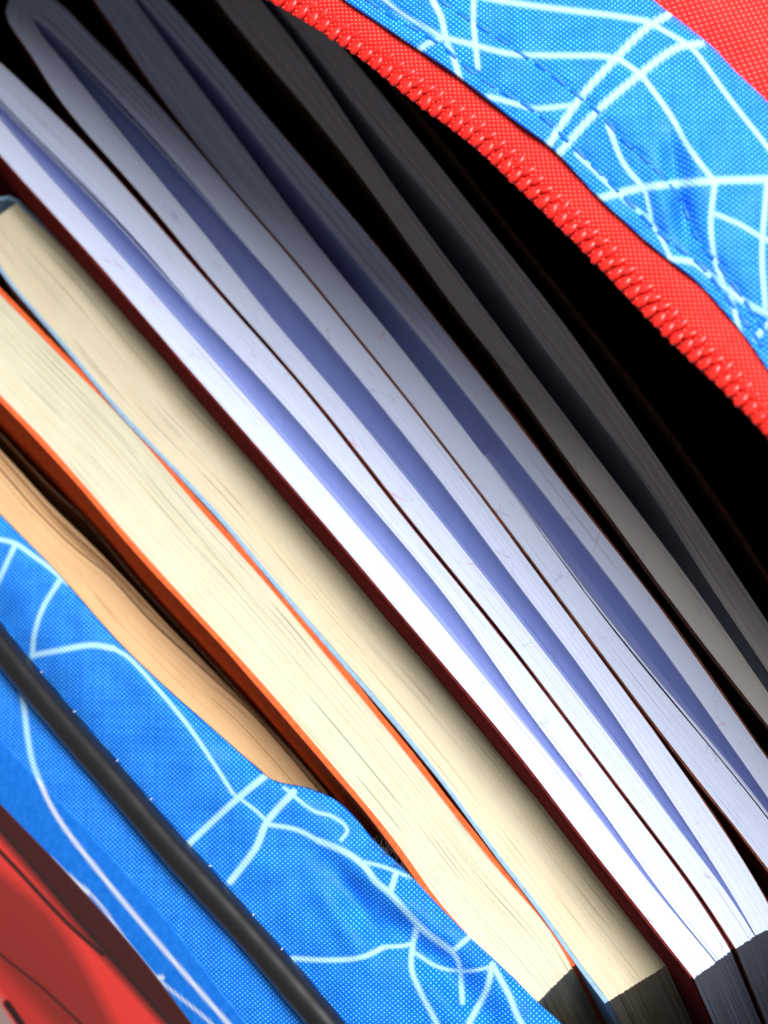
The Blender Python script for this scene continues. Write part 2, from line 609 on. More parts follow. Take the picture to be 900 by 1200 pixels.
def exercise_book(label, Ao, Ai, Bi, Bo, z, sheets, page, face, cov, seed, vdep, cover_th, cover_path=None, apex=None, covz=0.0, loose=(), thin=1.0):
    Ao, Ai, Bi, Bo = smc(Ao), smc(Ai), smc(Bi), smc(Bo)
    a = P([apex[0]], [apex[1]], [z])[0]
    root = empty('exercise_book', (a[0], a[1], ZB), label, 'exercise book', 'exercise books standing in the backpack')
    mid = midcurve(Ai, Bi)
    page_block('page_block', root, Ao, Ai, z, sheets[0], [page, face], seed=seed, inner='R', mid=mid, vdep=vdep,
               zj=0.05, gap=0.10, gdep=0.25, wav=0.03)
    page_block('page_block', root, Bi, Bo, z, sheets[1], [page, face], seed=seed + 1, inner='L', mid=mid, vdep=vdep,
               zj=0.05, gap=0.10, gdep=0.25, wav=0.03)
    for k_, (f0, f1, ta, tb_, dz) in enumerate(loose):
        loose_page(root, Ai, Bi, f0, f1, ta, tb_, z - dz * MM, page, face, seed + 40 + k_)
    path = cover_path or (list(reversed([tuple(p) for p in Ao])) + [tuple(p) for p in Bo[1:]])
    cover_strip('cover', root, path, z, cover_th, cov, out=1, seed=seed + 5, lift=covz, thin=thin, ragged=0.09)
    adopt(root)
    return root


# first exercise book: maroon cover, stands against the cream paperback
N1Ao = [(-95, 20), (-98, 60), (-60, 112), (0, 182), (47, 235), (108, 299), (193, 400), (273, 490), (300, 522), (367, 598), (430, 673), (507, 763), (597, 870),
        (623, 900), (667, 963), (753, 1070), (812, 1145)]
N1Ai = [(-70, 40), (-45, 84), (0, 142), (90, 243), (142, 299), (197, 363), (300, 478), (404, 599), (507, 720), (600, 833), (655, 899),
        (713, 973), (763, 1040), (800, 1082), (838, 1127)]
N1Bi = [(-70, 40), (-45, 72), (0, 114), (43, 163), (100, 213), (177, 299), (227, 363), (300, 437), (438, 597), (533, 710), (600, 809),
        (668, 899), (717, 963), (760, 1030), (801, 1081), (839, 1126)]
N1Bo = [(-95, 20), (-60, 12), (0, 75), (100, 167), (213, 297), (298, 392), (365, 467), (465, 598), (598, 760), (702, 898), (758, 973), (825, 1060), (856, 1113)]
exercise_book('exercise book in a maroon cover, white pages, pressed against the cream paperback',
              N1Ao, N1Ai, N1Bi, N1Bo, 0.0, (16, 16), white_paper, bluish_page, maroon_cover, 21, 2.0, 0.00035, apex=(100, 200), thin=0.6,
              loose=((0.62, 0.97, 0.03, 0.36, 0.15), (0.80, 0.99, 0.05, 0.24, 0.1)))

# second: rounded fold at the spine
N2Ao = [(34, -10), (12, -2), (7, 17), (23, 50), (67, 117), (100, 157), (173, 233), (222, 298), (303, 391), (371, 467), (472, 598), (602, 757),
        (706, 896), (763, 971), (830, 1058), (862, 1111)]
N2Ai = [(37, 19), (50, 43), (67, 63), (123, 133), (200, 227), (261, 299), (300, 353), (400, 467), (507, 599), (600, 716), (741, 898), (807, 990),
        (853, 1043), (877, 1077), (884, 1096)]
N2Bi = [(37, 19), (53, 30), (97, 73), (143, 120), (207, 190), (300, 300), (380, 393), (467, 500), (544, 599), (600, 676), (700, 807), (760, 899),
        (813, 977), (850, 1033), (878, 1076), (885, 1095)]
N2Bo = [(34, -10), (62, -2), (110, 43), (187, 123), (300, 257), (340, 300), (400, 376), (450, 436), (576, 598), (598, 630), (697, 763), (797, 899),
        (840, 963), (883, 1023), (903, 1056), (912, 1082)]
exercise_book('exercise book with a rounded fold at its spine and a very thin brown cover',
              N2Ao, N2Ai, N2Bi, N2Bo, 0.0004, (17, 18), white_paper, bluish_page, brown_cover, 31, 2.6, 0.00013, apex=(120, 150), loose=((0.70, 0.985, 0.04, 0.30, 0.2),))

# third
N3Ao = [(112, -52), (100, -28), (118, 14), (167, 84), (213, 147), (253, 200), (303, 255), (345, 301), (404, 376), (454, 436), (580, 598), (604, 630),
        (703, 763), (805, 898), (847, 950), (900, 1017), (955, 1090)]
N3Ai = [(128, -40), (160, 3), (213, 76), (267, 147), (300, 192), (380, 299), (467, 403), (600, 578), (617, 600), (683, 693), (743, 770), (847, 893),
        (910, 972), (975, 1062)]
N3Bi = [(128, -40), (168, 3), (233, 76), (267, 115), (300, 160), (407, 292), (465, 362), (533, 443), (600, 531), (655, 600), (727, 693), (787, 773),
        (873, 897), (922, 964), (976, 1061)]
N3Bo = [(112, -52), (150, -50), (200, 3), (300, 123), (440, 286), (520, 387), (602, 490), (682, 597), (750, 680), (827, 787), (897, 887), (960, 975), (1000, 1045)]
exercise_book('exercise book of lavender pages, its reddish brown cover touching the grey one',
              N3Ao, N3Ai, N3Bi, N3Bo, -0.0006, (15, 14), white_paper, bluish_page, brown_cover, 41, 3.2, 0.00026, apex=(180, 80),
              loose=((0.02, 0.30, 0.66, 0.99, 0.15), (0.02, 0.20, 0.60, 0.99, 0.1), (0.02, 0.10, 0.52, 0.99, 0.1)))

# fourth: greyish pages in the shade of the flap
N4Ao = [(215, -70), (205, -50), (255, 2), (300, 60), (380, 150), (433, 220), (487, 298), (533, 363), (600, 445), (633, 497), (710, 599), (760, 668), (803, 728),
        (900, 850), (990, 965)]
N4Ai = [(240, -70), (262, -50), (308, 2), (367, 77), (433, 180), (520, 298), (600, 405), (747, 599), (833, 713), (900, 813), (1000, 950)]
N4Bi = [(240, -70), (270, -55), (325, 2), (400, 103), (467, 187), (556, 290), (600, 357), (700, 487), (763, 567), (840, 697), (900, 780), (1001, 949)]
N4Bo = [(215, -70), (290, -75), (350, -8), (390, 43), (450, 113), (527, 210), (598, 300), (663, 380), (713, 453), (813, 599), (900, 730), (1015, 905)]
N4cov = list(reversed(smc(N4Ao))) + smc([(215, -70), (290, -75), (360, -15), (420, 55), (520, 172), (622, 303), (735, 443), (847, 598), (935, 735), (1040, 905)])[1:]
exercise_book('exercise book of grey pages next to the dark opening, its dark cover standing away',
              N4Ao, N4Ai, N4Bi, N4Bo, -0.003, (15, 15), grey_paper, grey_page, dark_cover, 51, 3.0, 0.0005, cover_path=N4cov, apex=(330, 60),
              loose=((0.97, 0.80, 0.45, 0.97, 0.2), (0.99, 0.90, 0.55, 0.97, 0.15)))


def paperback(label, L, R, z, n, page, covL, th, seed, cov_path, zj, out=1, lip=0.0, flare=0.0, gap=0.3, gdep=0.5, wav=0.06):
    a = P([(L[0][0] + R[0][0]) / 2], [(L[0][1] + R[0][1]) / 2], [z])[0]
    root = empty('paperback_book', (a[0], a[1], ZB), label, 'book', 'old paperback books standing in the backpack')
    page_block('page_block', root, L, R, z, n, [page, page], seed=seed, zj=zj, gap=gap, gdep=gdep, wav=wav, m=150)
    cover_strip('cover', root, cov_path, z, th, covL, out=out, seed=seed + 3, ragged=0.09, lift=lip, flare=flare)
    adopt(root)
    return root


ZP = -0.013
# pale blue covered paperback (beside the maroon exercise book)
P2L = [(-22, 268), (-8, 300), (0, 316), (67, 391), (141, 480), (253, 597), (303, 657), (392, 761), (441, 816), (508, 898), (601, 1023), (634, 1063), (671, 1117), (713, 1172)]
P2R = [(14, 240), (40, 265), (83, 303), (140, 369), (228, 470), (300, 543), (350, 606), (467, 746), (587, 883), (607, 906), (700, 1029), (767, 1106), (782, 1128)]
P2R = [(x + 5, y - 2) for x, y in P2R]
P2L, P2R = smc(P2L, 30, 30), smc(P2R, 30, 30)
P2cov = list(reversed(P2L)) + [(-18, 244), (12, 232)] + P2R
paperback('paperback with aged ivory pages and a pale blue cover, beside the maroon exercise book',
          P2L, P2R, ZP, 80, cream_paper2, blue_cover, 0.0006, 61, P2cov, 0.03, gap=0.25, gdep=0.35, wav=0.05)

# orange covered paperback
P1L = [(-110, 338), (-60, 398), (0, 463), (50, 513), (125, 599), (160, 640), (240, 727), (300, 792), (392, 899), (473, 997), (513, 1057), (570, 1118), (625, 1178)]
P1R = [(-70, 272), (-40, 305), (0, 345), (67, 414), (152, 500), (234, 597), (296, 665), (406, 797), (488, 898), (552, 980), (597, 1035), (646, 1089), (670, 1133)]
P1L, P1R = smc(P1L, 30, 30), smc(P1R, 30, 30)
P1cov = list(reversed(P1L)) + [(-112, 318), (-72, 266)] + P1R
paperback('thick paperback with cream pages and a bright orange cover',
          P1L, P1R, ZP - 0.0004, 95, cream_paper, orange_cover, 0.0008, 71, P1cov, 0.04, gap=0.28, gdep=0.40, wav=0.05, flare=0.0005)

# tan book low behind the bag's front
ZT = -0.027
T_L = [(-120, 470), (-60, 520), (0, 580), (45, 635), (110, 718), (165, 785), (275, 900), (340, 960), (420, 1050), (470, 1110)]
T_M = [(-100, 445), (-50, 497), (0, 551), (43, 600), (83, 639), (127, 675), (177, 729), (253, 799), (300, 842), (372, 925), (450, 1015), (510, 1085)]
T_R = [(-80, 425), (-40, 465), (0, 508), (60, 572), (103, 612), (160, 680), (233, 760), (300, 835), (372, 912), (440, 995), (530, 1100)]
T_L = [(x - 24, y + 18) for x, y in T_L]
a = P([-90], [450], [ZT])[0]
tan_book = empty('paperback_book', (a[0], a[1], ZB), 'worn book with brown tan pages, lowest of all, behind the blue front edge', 'book',
                 'old paperback books standing in the backpack')
page_block('page_block', tan_book, T_L, T_M, ZT, 30, [tan_paper, tan_paper], seed=81, zj=0.04, gap=0.14, gdep=0.3, wav=0.06, m=130)
T_M2 = [(x + 3, y + 1) for x, y in T_M]
T_R2 = [(x - 1, y + 1) for x, y in T_R]
page_block('page_block', tan_book, T_M2, [(0.5 * (p[0] + q[0]) + 2, 0.5 * (p[1] + q[1])) for p, q in zip(cr(T_M2, 14), cr(T_R2, 14))], ZT - 0.0015, 6,
           [tan_paper, tan_paper], seed=83, zj=0.35, gap=0.5, gdep=1.2, wav=0.2, m=130)
cover_strip('cover', tan_book, list(reversed(T_L)) + [(-90, 428)] + T_R2[1:], ZT - 0.003, 0.0004, tan_cover, out=1, seed=85)
adopt(tan_book)


# ------------------------------------------------------------------ backpack
bag0 = P([450], [600], [0])[0]
bag = empty('backpack', (bag0[0], bag0[1], ZB - 0.004),
            'open blue and red school backpack printed with white web lines, full of books', 'backpack')


def ink_mask(px, py, lines):
    out = np.zeros(len(px))
    for wdt, pts in lines:
        c = cr(pts, max(len(pts) * 5, 8))
        d = np.full(len(px), 1e9)
        for a, b in zip(c[:-1], c[1:]):
            ab = b - a
            L2 = max((ab**2).sum(), 1e-9)
            t = np.clip(((px - a[0]) * ab[0] + (py - a[1]) * ab[1]) / L2, 0, 1)
            d = np.minimum(d, np.hypot(px - a[0] - t * ab[0], py - a[1] - t * ab[1]))
        h = wdt / 2 * 0.70
        out = np.maximum(out, 1 - np.clip((d - h + 1.3) / 2.6, 0, 1))
    return out


def loft(curves, nu, nv):
    """curves: list of lists of (px, py, z) -> nu x nv grid in pixel space"""
    C = [cr(c, nu) for c in curves]
    G = np.zeros((nu, nv, 3))
    A = np.stack(C, 1)                        # nu, ncurves, 3
    for i in range(nu):
        G[i] = cr(A[i], nv)
    return G


def grid_obj(name, G, mat, parent, lines=None, disp=None, thick=0.0008, attr=None, mat_idx=None, flip=False):
    nu, nv, _ = G.shape
    g = G.reshape(-1, 3).copy()
    if disp is not None:
        g[:, 2] += disp(g[:, 0], g[:, 1])
    V = P(g[:, 0], g[:, 1], g[:, 2])
    uv = np.stack([V @ RIGHT, V @ UP], 1)
    at = dict(attr) if attr else {}
    if lines is not None:
        at['ink'] = ink_mask(g[:, 0], g[:, 1], lines)
    faces = []
    for i in range(nu - 1):
        for j in range(nv - 1):
            a = i * nv + j
            f = (a, a + 1, a + nv + 1, a + nv)
            faces.append(f[::-1] if flip else f)
    f0 = faces[len(faces) // 2]
    if np.cross(V[f0[1]] - V[f0[0]], V[f0[2]] - V[f0[0]])[2] < 0:
        faces = [f[::-1] for f in faces]
    o = mesh_obj(name, V, faces, mat, parent, mat_idx, uv, at, True)
    if thick:
        s = o.modifiers.new('thickness', 'SOLIDIFY')
        s.thickness = thick
        s.offset = -1
    return o


def wz(c, z):
    if np.isscalar(z): return [(x, y, z) for x, y in c]
    return [(x, y, zz) for (x, y), zz in zip(c, z)]


def gauss(px, py, cx, cy, dx, dy, L, W):
    """elongated bump: centre, direction, length and width in pixels"""
    n = math.hypot(dx, dy); dx, dy = dx / n, dy / n
    a = (px - cx) * dx + (py - cy) * dy
    b = -(px - cx) * dy + (py - cy) * dx
    return np.exp(-(a / L)**2 - (b / W)**2)


def capsule_mesh(name, L, r, mat, seg=8):
    V, F = [], []
    prof = [(-L / 2 - r * .8, 0.0), (-L / 2 - r * .4, r * .75), (-L / 2, r), (0, r * 1.05), (L / 2, r), (L / 2 + r * .4, r * .75), (L / 2 + r * .8, 0.0)]
    for x, rr in prof:
        for k in range(seg):
            a = 2 * math.pi * k / seg
            V.append((x, rr * math.cos(a), rr * math.sin(a) * 0.8))
    for i in range(len(prof) - 1):
        for k in range(seg):
            b = (k + 1) % seg
            F.append((i * seg + k, (i + 1) * seg + k, (i + 1) * seg + b, i * seg + b))
    me = bpy.data.meshes.new(name)
    me.from_pydata(V, [], F)
    me.materials.append(mat)
    me.polygons.foreach_set('use_smooth', [True] * len(me.polygons))
    return me


def place(me, name, parent, pos, xdir, zdir=(0, 0, 1)):
    o = bpy.data.objects.new(name, me)
    col.objects.link(o)
    x = Vector(xdir).normalized(); z = Vector(zdir)
    y = z.cross(x).normalized(); z = x.cross(y)
    m = Matrix(((x[0], y[0], z[0], pos[0]), (x[1], y[1], z[1], pos[1]), (x[2], y[2], z[2], pos[2]), (0, 0, 0, 1)))
    o.parent = parent
    o.matrix_basis = m
    return o


# --- front: rolled blue edge, black piping, front panel with a printed patch
C0 = [(-160, 430), (-60, 543), (0, 604), (67, 672), (133, 747), (187, 800), (247, 853), (297, 897), (320, 915), (363, 925), (400, 943), (443, 990),
      (483, 1028), (513, 1060), (550, 1097), (600, 1144), (633, 1177), (657, 1199), (740, 1290)]
C1 = [(-130, 560), (-60, 652), (0, 730), (70, 809), (110, 861), (149, 900), (200, 963), (247, 1013), (300, 1073), (347, 1130), (407, 1199), (500, 1300)]
C2 = [(-130, 622), (-60, 708), (0, 780), (53, 853), (97, 899), (173, 993), (240, 1067), (300, 1130), (357, 1199), (450, 1310)]
C1, C2 = smc(C1, 40, 10), smc(C2, 40, 10)
C3 = [(-170, 745), (-80, 858), (0, 943), (77, 1023), (160, 1117), (223, 1199), (310, 1310)]
ZL = -0.012
mid01 = [((a[0] * 0.62 + b[0] * 0.38), (a[1] * 0.62 + b[1] * 0.38)) for a, b in zip(cr(C0, 16), cr(C1, 16))]
C0in = [(x + 1.5, y - 2) for x, y in C0]
lipG = loft([wz([(x + 1, y - 1) for x, y in C0], ZL - 0.004), wz(C0, ZL), wz(mid01, ZL - 0.0005), wz(C1, ZL - 0.005), wz([(x - 8, y + 8) for x, y in C1], ZL - 0.007)], 520, 84)

LIP = [
    (7, [(-40, 622), (0, 632), (18, 637), (33, 647), (55, 663), (80, 684)]), (8, [(18, 638), (6, 664), (-6, 690)]),
    (8, [(70, 680), (50, 713), (40, 745), (38, 769)]),
    (9, [(38, 768), (70, 762), (107, 756), (133, 760)]), (6, [(133, 760), (150, 770), (187, 810), (220, 850), (252, 897), (273, 930)]),
    (5, [(273, 930), (300, 950), (313, 963)]),
    (10, [(222, 988), (277, 937), (315, 906)]), (11, [(270, 1033), (300, 993), (313, 963), (344, 928)]),
    (7, [(313, 966), (347, 972), (373, 985)]), (10, [(373, 985), (407, 1000), (427, 1015), (440, 1033), (457, 1047), (480, 1073), (500, 1093), (530, 1115)]),
    (8, [(530, 1115), (552, 1096)]), (9, [(457, 1047), (464, 1024)]),
    (5, [(333, 923), (367, 950), (390, 957), (407, 972), (400, 984)]), (5, [(427, 1010), (450, 1016), (480, 1028)]),
    (7, [(530, 1115), (538, 1130), (542, 1175)]), (8, [(342, 1123), (383, 1125), (423, 1122), (450, 1110)]), (6, [(450, 1110), (483, 1105), (490, 1088)]),
    (8, [(487, 1088), (482, 1133), (493, 1163), (512, 1200), (525, 1240)]), (5, [(487, 1117), (513, 1133), (547, 1138), (577, 1133)]),
    (9, [(577, 1130), (570, 1160), (550, 1199), (540, 1230)]), (9, [(578, 1132), (597, 1167), (606, 1190), (630, 1230)]),
]


def lip_disp(px, py):
    z = np.zeros(len(px))
    z -= 0.0022 * gauss(px, py, 480, 1105, 0.75, 0.66, 90, 24)
    z += 0.0014 * gauss(px, py, 455, 1045, 0.75, 0.66, 80, 17)
    z -= 0.0010 * gauss(px, py, 420, 1060, 0.5, 0.8, 60, 12)
    z += 0.0010 * gauss(px, py, 395, 1075, 0.5, 0.8, 70, 14)
    z -= 0.0012 * gauss(px, py, 550, 1165, 0.6, 0.75, 60, 18)
    z += 0.0008 * gauss(px, py, 515, 1165, 0.6, 0.75, 50, 14)
    z += 0.0006 * gauss(px, py, 90, 790, 0.3, -0.9, 60, 26)
    z -= 0.0005 * gauss(px, py, 150, 840, 0.3, -0.9, 60, 26)
    z += 0.0005 * gauss(px, py, 215, 920, 0.3, -0.9, 60, 26)
    z += 0.0004 * np.sin(px * 0.031 + py * 0.017) + 0.0002 * np.sin(px * 0.07 - py * 0.045) + 0.00012 * np.sin(px * 0.05 + py * 0.11)
    return z


lip = grid_obj('front_edge', lipG, blue_cloth, bag, LIP, lip_disp, 0.0007, flip=True)
lip['label'] = 'rolled blue front edge with white web lines'


def tube(name, parent, path3, rad, mat, seg=20, n=160):
    c3 = cr(path3, n)
    c = P(c3[:, 0], c3[:, 1], c3[:, 2])
    t = np.gradient(c, axis=0); t /= np.linalg.norm(t, axis=1)[:, None]
    s = np.cross(t, [0, 0, 1]); s /= np.linalg.norm(s, axis=1)[:, None]
    u = np.cross(s, t)
    V, F, UV = [], [], []
    for i in range(n):
        rr = rad * (1 + 0.012 * math.sin(i * 0.21) + 0.006 * math.sin(i * 0.9 + 1))
        for k in range(seg):
            a = 2 * math.pi * k / seg
            V.append(c[i] + rr * (math.cos(a) * s[i] + math.sin(a) * u[i]))
            UV.append((i * 0.001, k * 0.001))
    for i in range(n - 1):
        for k in range(seg):
            b = (k + 1) % seg
            F.append((i * seg + k, i * seg + b, (i + 1) * seg + b, (i + 1) * seg + k))
    F.append(tuple(range(seg))[::-1]); F.append(tuple((n - 1) * seg + k for k in range(seg)))
    return mesh_obj(name, V, F, mat, parent, None, UV, None, True)


Cp = [((a[0] + b[0]) / 2, (a[1] + b[1]) / 2) for a, b in zip(cr(C1, 24), cr(C2, 24))]
tube('piping', bag, wz(Cp, ZL - 0.0058), 0.0022, piping_mat)

sp_me = capsule_mesh('thread_end', 0.0003, 0.00011, plain('pale_thread', (0.6, 0.62, 0.66), 0.6))
for k, t_ in enumerate((0.21, 0.30, 0.36, 0.44, 0.50, 0.575, 0.61, 0.69, 0.74)):
    q = C1[int(t_ * (len(C1) - 1))]
    pa = P([q[0] - 1], [q[1] + 1], [ZL - 0.0036])[0]
    place(sp_me, 'thread_end', bag, pa, (random.gauss(0, 1), random.gauss(0, 1), 0.3))

C4 = [(x - 190, y + 150) for x, y in C3]
C5 = [(x - 300, y + 330) for x, y in C3]


def side(px, py, pts):
    """signed pixel distance from a line, positive below and left of it"""
    c = cr(pts, 40)
    best = np.full(len(px), 1e9); sg = np.zeros(len(px))
    for a, b in zip(c[:-1], c[1:]):
        ab = b - a; L2 = (ab**2).sum()
        t = np.clip(((px - a[0]) * ab[0] + (py - a[1]) * ab[1]) / L2, 0, 1)
        d = np.hypot(px - a[0] - t * ab[0], py - a[1] - t * ab[1])
        s = np.sign(ab[0] * (py - a[1]) - ab[1] * (px - a[0]))
        k = d < best
        best[k] = d[k]; sg[k] = s[k]
    return best * sg


def panel_z(px, py, up=0.0):
    d = np.clip(side(px, py, C2), -20, 700)
    return ZL - 0.0075 - 0.00006 * d - 0.00000014 * d * d + up + 0.00035 * np.sin(px * 0.021 + py * 0.013)


def on_panel(curves, nu, nv, up):
    G = loft([wz(c, 0.0) for c in curves], nu, nv)
    G[:, :, 2] = panel_z(G[:, :, 0].ravel(), G[:, :, 1].ravel(), up).reshape(nu, nv)
    return G


panelG = on_panel([[(x + 6, y - 6) for x, y in C2], [(x - 35, y + 28) for x, y in C2], C3, C4], 380, 130, 0.0)
PAN = [(9, [(22, 795), (27, 820), (33, 868), (41, 902), (67, 957), (117, 1023), (187, 1107), (267, 1199), (330, 1270)])]
front = grid_obj('front_panel', panelG, blue_cloth, bag, PAN, None, 0.0009, flip=True)

# smooth film strip beside the printed patch
C3a = [(x + 34, y - 40) for x, y in C3]
filmG = on_panel([C3a, [(x + 12, y - 14) for x, y in C3], [(x - 3, y + 3) for x, y in C3]], 260, 24, 0.00012)
FILM = [(7, PAN[0][1]), (4, [(60, 1006), (80, 1026), (113, 1055), (150, 1105), (183, 1145), (247, 1199), (300, 1260)]),
        (9, [(80, 1027), (90, 1036), (103, 1046)]), (8, [(178, 1146), (190, 1146)])]
film = grid_obj('film_strip', filmG, blue_film, bag, FILM, None, 0.0001, flip=True)

# printed patch (plain red bands with dark lines)
C4p = [(x - 185, y + 146) for x, y in C3]
patchG = on_panel([C3, [(x - 70, y + 55) for x, y in C3], C4p], 420, 170, 0.0004)
g = patchG.reshape(-1, 3)


def st(x, w=9.0):
    return np.clip(x / w * 0.5 + 0.5, 0, 1)


d1 = side(g[:, 0], g[:, 1], [(-120, 840), (0, 977), (117, 1113), (193, 1199), (260, 1275)])
d2 = side(g[:, 0], g[:, 1], [(-120, 920), (0, 1020), (67, 1080), (133, 1199), (150, 1260)])
tone = 0.0 + 0.75 * st(d1)
tone = tone * (1 - st(d2)) + 0.5 * st(d2)
d4 = side(g[:, 0], g[:, 1], [(-120, 1010), (0, 1135), (60, 1199), (120, 1270)])
tone = tone * (1 - st(d4)) + 0.66 * st(d4)
d3 = side(g[:, 0], g[:, 1], [(-60, 1100), (0, 1168), (20, 1199), (50, 1250)])
tone = tone * (1 - st(d3)) + 1.0 * st(d3)
lnm = ink_mask(g[:, 0], g[:, 1], [(7, [(-60, 940), (0, 998), (80, 1083), (120, 1118)]), (4, [(-40, 1080), (0, 1118), (50, 1158), (100, 1205)]),
                                  (12, [(8, 1176), (22, 1196), (40, 1225)])])
tone = tone * (1 - lnm) + 0.25 * lnm
patch = grid_obj('printed_patch', patchG, patch_vinyl, bag, None, None, 0.0003, {'tone': tone}, flip=True)
patch['label'] = 'smooth red patch with a maroon border and dark lines'

# --- back: zipper, blue band and red panel of the opened flap
ZF = 0.076
F0 = [(-760, 200), (-740, -60), (-640, -300), (-460, -420), (-240, -370), (-60, -256), (90, -152), (210, -70), (317, 2), (360, 28), (417, 65), (483, 118), (550, 168), (600, 214),
      (688, 299), (743, 357), (800, 414), (853, 464), (900, 514), (1000, 630), (1100, 780)]
F1 = [(-850, 200), (-830, -80), (-700, -370), (-470, -510), (-220, -450), (-20, -312), (140, -196), (290, -82), (403, 0), (467, 43), (533, 87), (600, 139), (650, 177), (700, 230),
      (775, 298), (813, 327), (847, 363), (877, 400), (900, 434), (960, 530), (1060, 690), (1150, 830)]
F2 = [(-1050, 200), (-1020, -150), (-860, -520), (-500, -760), (-100, -690), (250, -450), (560, -180), (700, -50), (760, 1), (780, 20), (820, 50), (860, 87), (900, 126), (990, 215),
      (1120, 360), (1260, 560), (1340, 760)]
F3 = [(-1190, 200), (-1150, -200), (-960, -640), (-520, -920), (-40, -850), (360, -600), (700, -300), (850, -140), (960, -20), (1060, 90), (1200, 240), (1380, 500), (1480, 720)]


def on_arc(c, ref, n):
    return cr(c, n)


# tape
tapeG = loft([wz([(x - 0, y + 0) for x, y in F0], ZF - 0.0002), wz([tuple(v) for v in (cr(F0, 40) * 0.5 + cr(F1, 40) * 0.5)], ZF + 0.0012), wz(F1, ZF + 0.0016),
              wz([tuple(v) for v in (cr(F1, 40) * 0.93 + cr(F2, 40) * 0.07)], ZF + 0.0012)], 520, 30)
tape = grid_obj('zipper_tape', tapeG, red_tape, bag, None, None, 0.0006)
tape['label'] = 'red zipper tape along the opening'

FL = [
    (11, [(784, 17), (757, 33), (723, 67), (680, 115), (640, 174)]), (11, [(822, 51), (793, 56), (750, 87), (700, 130), (652, 183)]),
    (8, [(540, -8), (600, 3), (667, 12), (710, 17), (760, 25)]),
    (8, [(517, 43), (553, 52), (598, 63), (640, 65), (667, 65), (720, 68), (750, 86)]),
    (9, [(500, -20), (507, 0), (517, 20), (523, 47), (530, 63), (540, 96)]), (8, [(488, 62), (500, 52), (520, 43)]),
    (8, [(553, -20), (555, 0), (555, 27), (560, 79)]), (7, [(573, 113), (598, 120), (627, 127), (673, 123)]),
    (7, [(764, 28), (807, 53), (820, 67), (853, 113), (900, 173), (950, 240)]),
    (8, [(752, 88), (787, 137), (807, 173), (837, 212)]), (8, [(713, 148), (730, 190), (755, 221)]), (6, [(755, 221), (760, 240), (764, 264)]),
    (11, [(700, 233), (753, 220), (833, 212), (900, 210), (980, 206)]), (8, [(838, 213), (833, 260), (837, 300), (847, 332)]),
    (7, [(837, 250), (867, 263), (893, 278), (940, 300)]), (8, [(899, 215), (893, 297), (897, 360)]),
    (9, [(783, 303), (813, 308), (833, 323), (867, 350), (903, 369), (940, 378)]),
    (7, [(855, 338), (863, 373), (868, 392)]), (9, [(886, 396), (903, 376)]), (6, [(675, 180), (730, 232), (764, 262), (785, 300)]),
    (7, [(440, -10), (470, 15), (517, 43)]),
]
ST1 = [(470, -30), (540, 17), (586, 46), (613, 65), (637, 80), (683, 117), (703, 133), (733, 167), (760, 190), (797, 233), (817, 278), (850, 320), (905, 400)]
ST2 = [(430, 0), (460, 20), (513, 50), (560, 90), (630, 133), (677, 177), (730, 230), (773, 273), (822, 312), (862, 362), (900, 415)]


def flap_disp(px, py):
    z = np.zeros(len(px))
    for s, d in ((ST1, 0.00035), (ST2, 0.00030)):
        c = cr(s, 60)
        dd = np.full(len(px), 1e9)
        for a, b in zip(c[:-1], c[1:]):
            ab = b - a; t = np.clip(((px - a[0]) * ab[0] + (py - a[1]) * ab[1]) / (ab**2).sum(), 0, 1)
            dd = np.minimum(dd, np.hypot(px - a[0] - t * ab[0], py - a[1] - t * ab[1]))
        pk = 0.6 + 0.4 * np.sin((px + py) * 0.11)
        z -= d * pk * np.exp(-(dd / 6.0)**2)
    z -= 0.0016 * gauss(px, py, 790, 190, 0.15, 1, 30, 12)
    z -= 0.0020 * gauss(px, py, 802, 255, 0.25, 1, 34, 11)
    z += 0.0010 * gauss(px, py, 815, 185, 0.15, 1, 40, 13)
    z += 0.0011 * gauss(px, py, 775, 235, 0.25, 1, 34, 13)
    z += 0.0007 * gauss(px, py, 740, 160, 0.7, 0.7, 50, 22)
    z -= 0.0006 * gauss(px, py, 470, 20, 0.8, 0.5, 30, 8)
    z += 0.0006 * gauss(px, py, 850, 300, 0.5, 0.8, 40, 20)
    z += 0.00025 * np.sin(px * 0.029 - py * 0.021) + 0.00012 * np.sin(px * 0.08 + py * 0.06)
    return z


mid12 = [tuple(v) for v in (cr(F1, 40) * 0.5 + cr(F2, 40) * 0.5)]
bandG = loft([wz([(x - 1.0, y + 1.0) for x, y in F1], ZF + 0.0014), wz(F1, ZF + 0.0026), wz(mid12, ZF + 0.0048), wz(F2, ZF + 0.0032), wz([(x + 6, y - 6) for x, y in F2], ZF + 0.0018)], 900, 110)
band = grid_obj('flap_band', bandG, blue_cloth, bag, FL, flap_disp, 0.0009)
band['label'] = 'blue band with white web lines on the opened flap'

redG = loft([wz([(x - 4, y + 4) for x, y in F2], ZF + 0.0018), wz([(x + 40, y - 40) for x, y in F2], ZF + 0.0035), wz(F3, ZF + 0.000)], 260, 40)
redp = grid_obj('flap_panel', redG, red_cloth, bag, None, lambda x, y: 0.0003 * np.sin(x * 0.02 + y * 0.03), 0.001)

def surf_z(G, disp, px, py):
    q = G.reshape(-1, 3)
    i = np.argmin((q[:, 0] - px)**2 + (q[:, 1] - py)**2)
    return q[i, 2] + (disp(np.array([px]), np.array([py]))[0] if disp else 0)


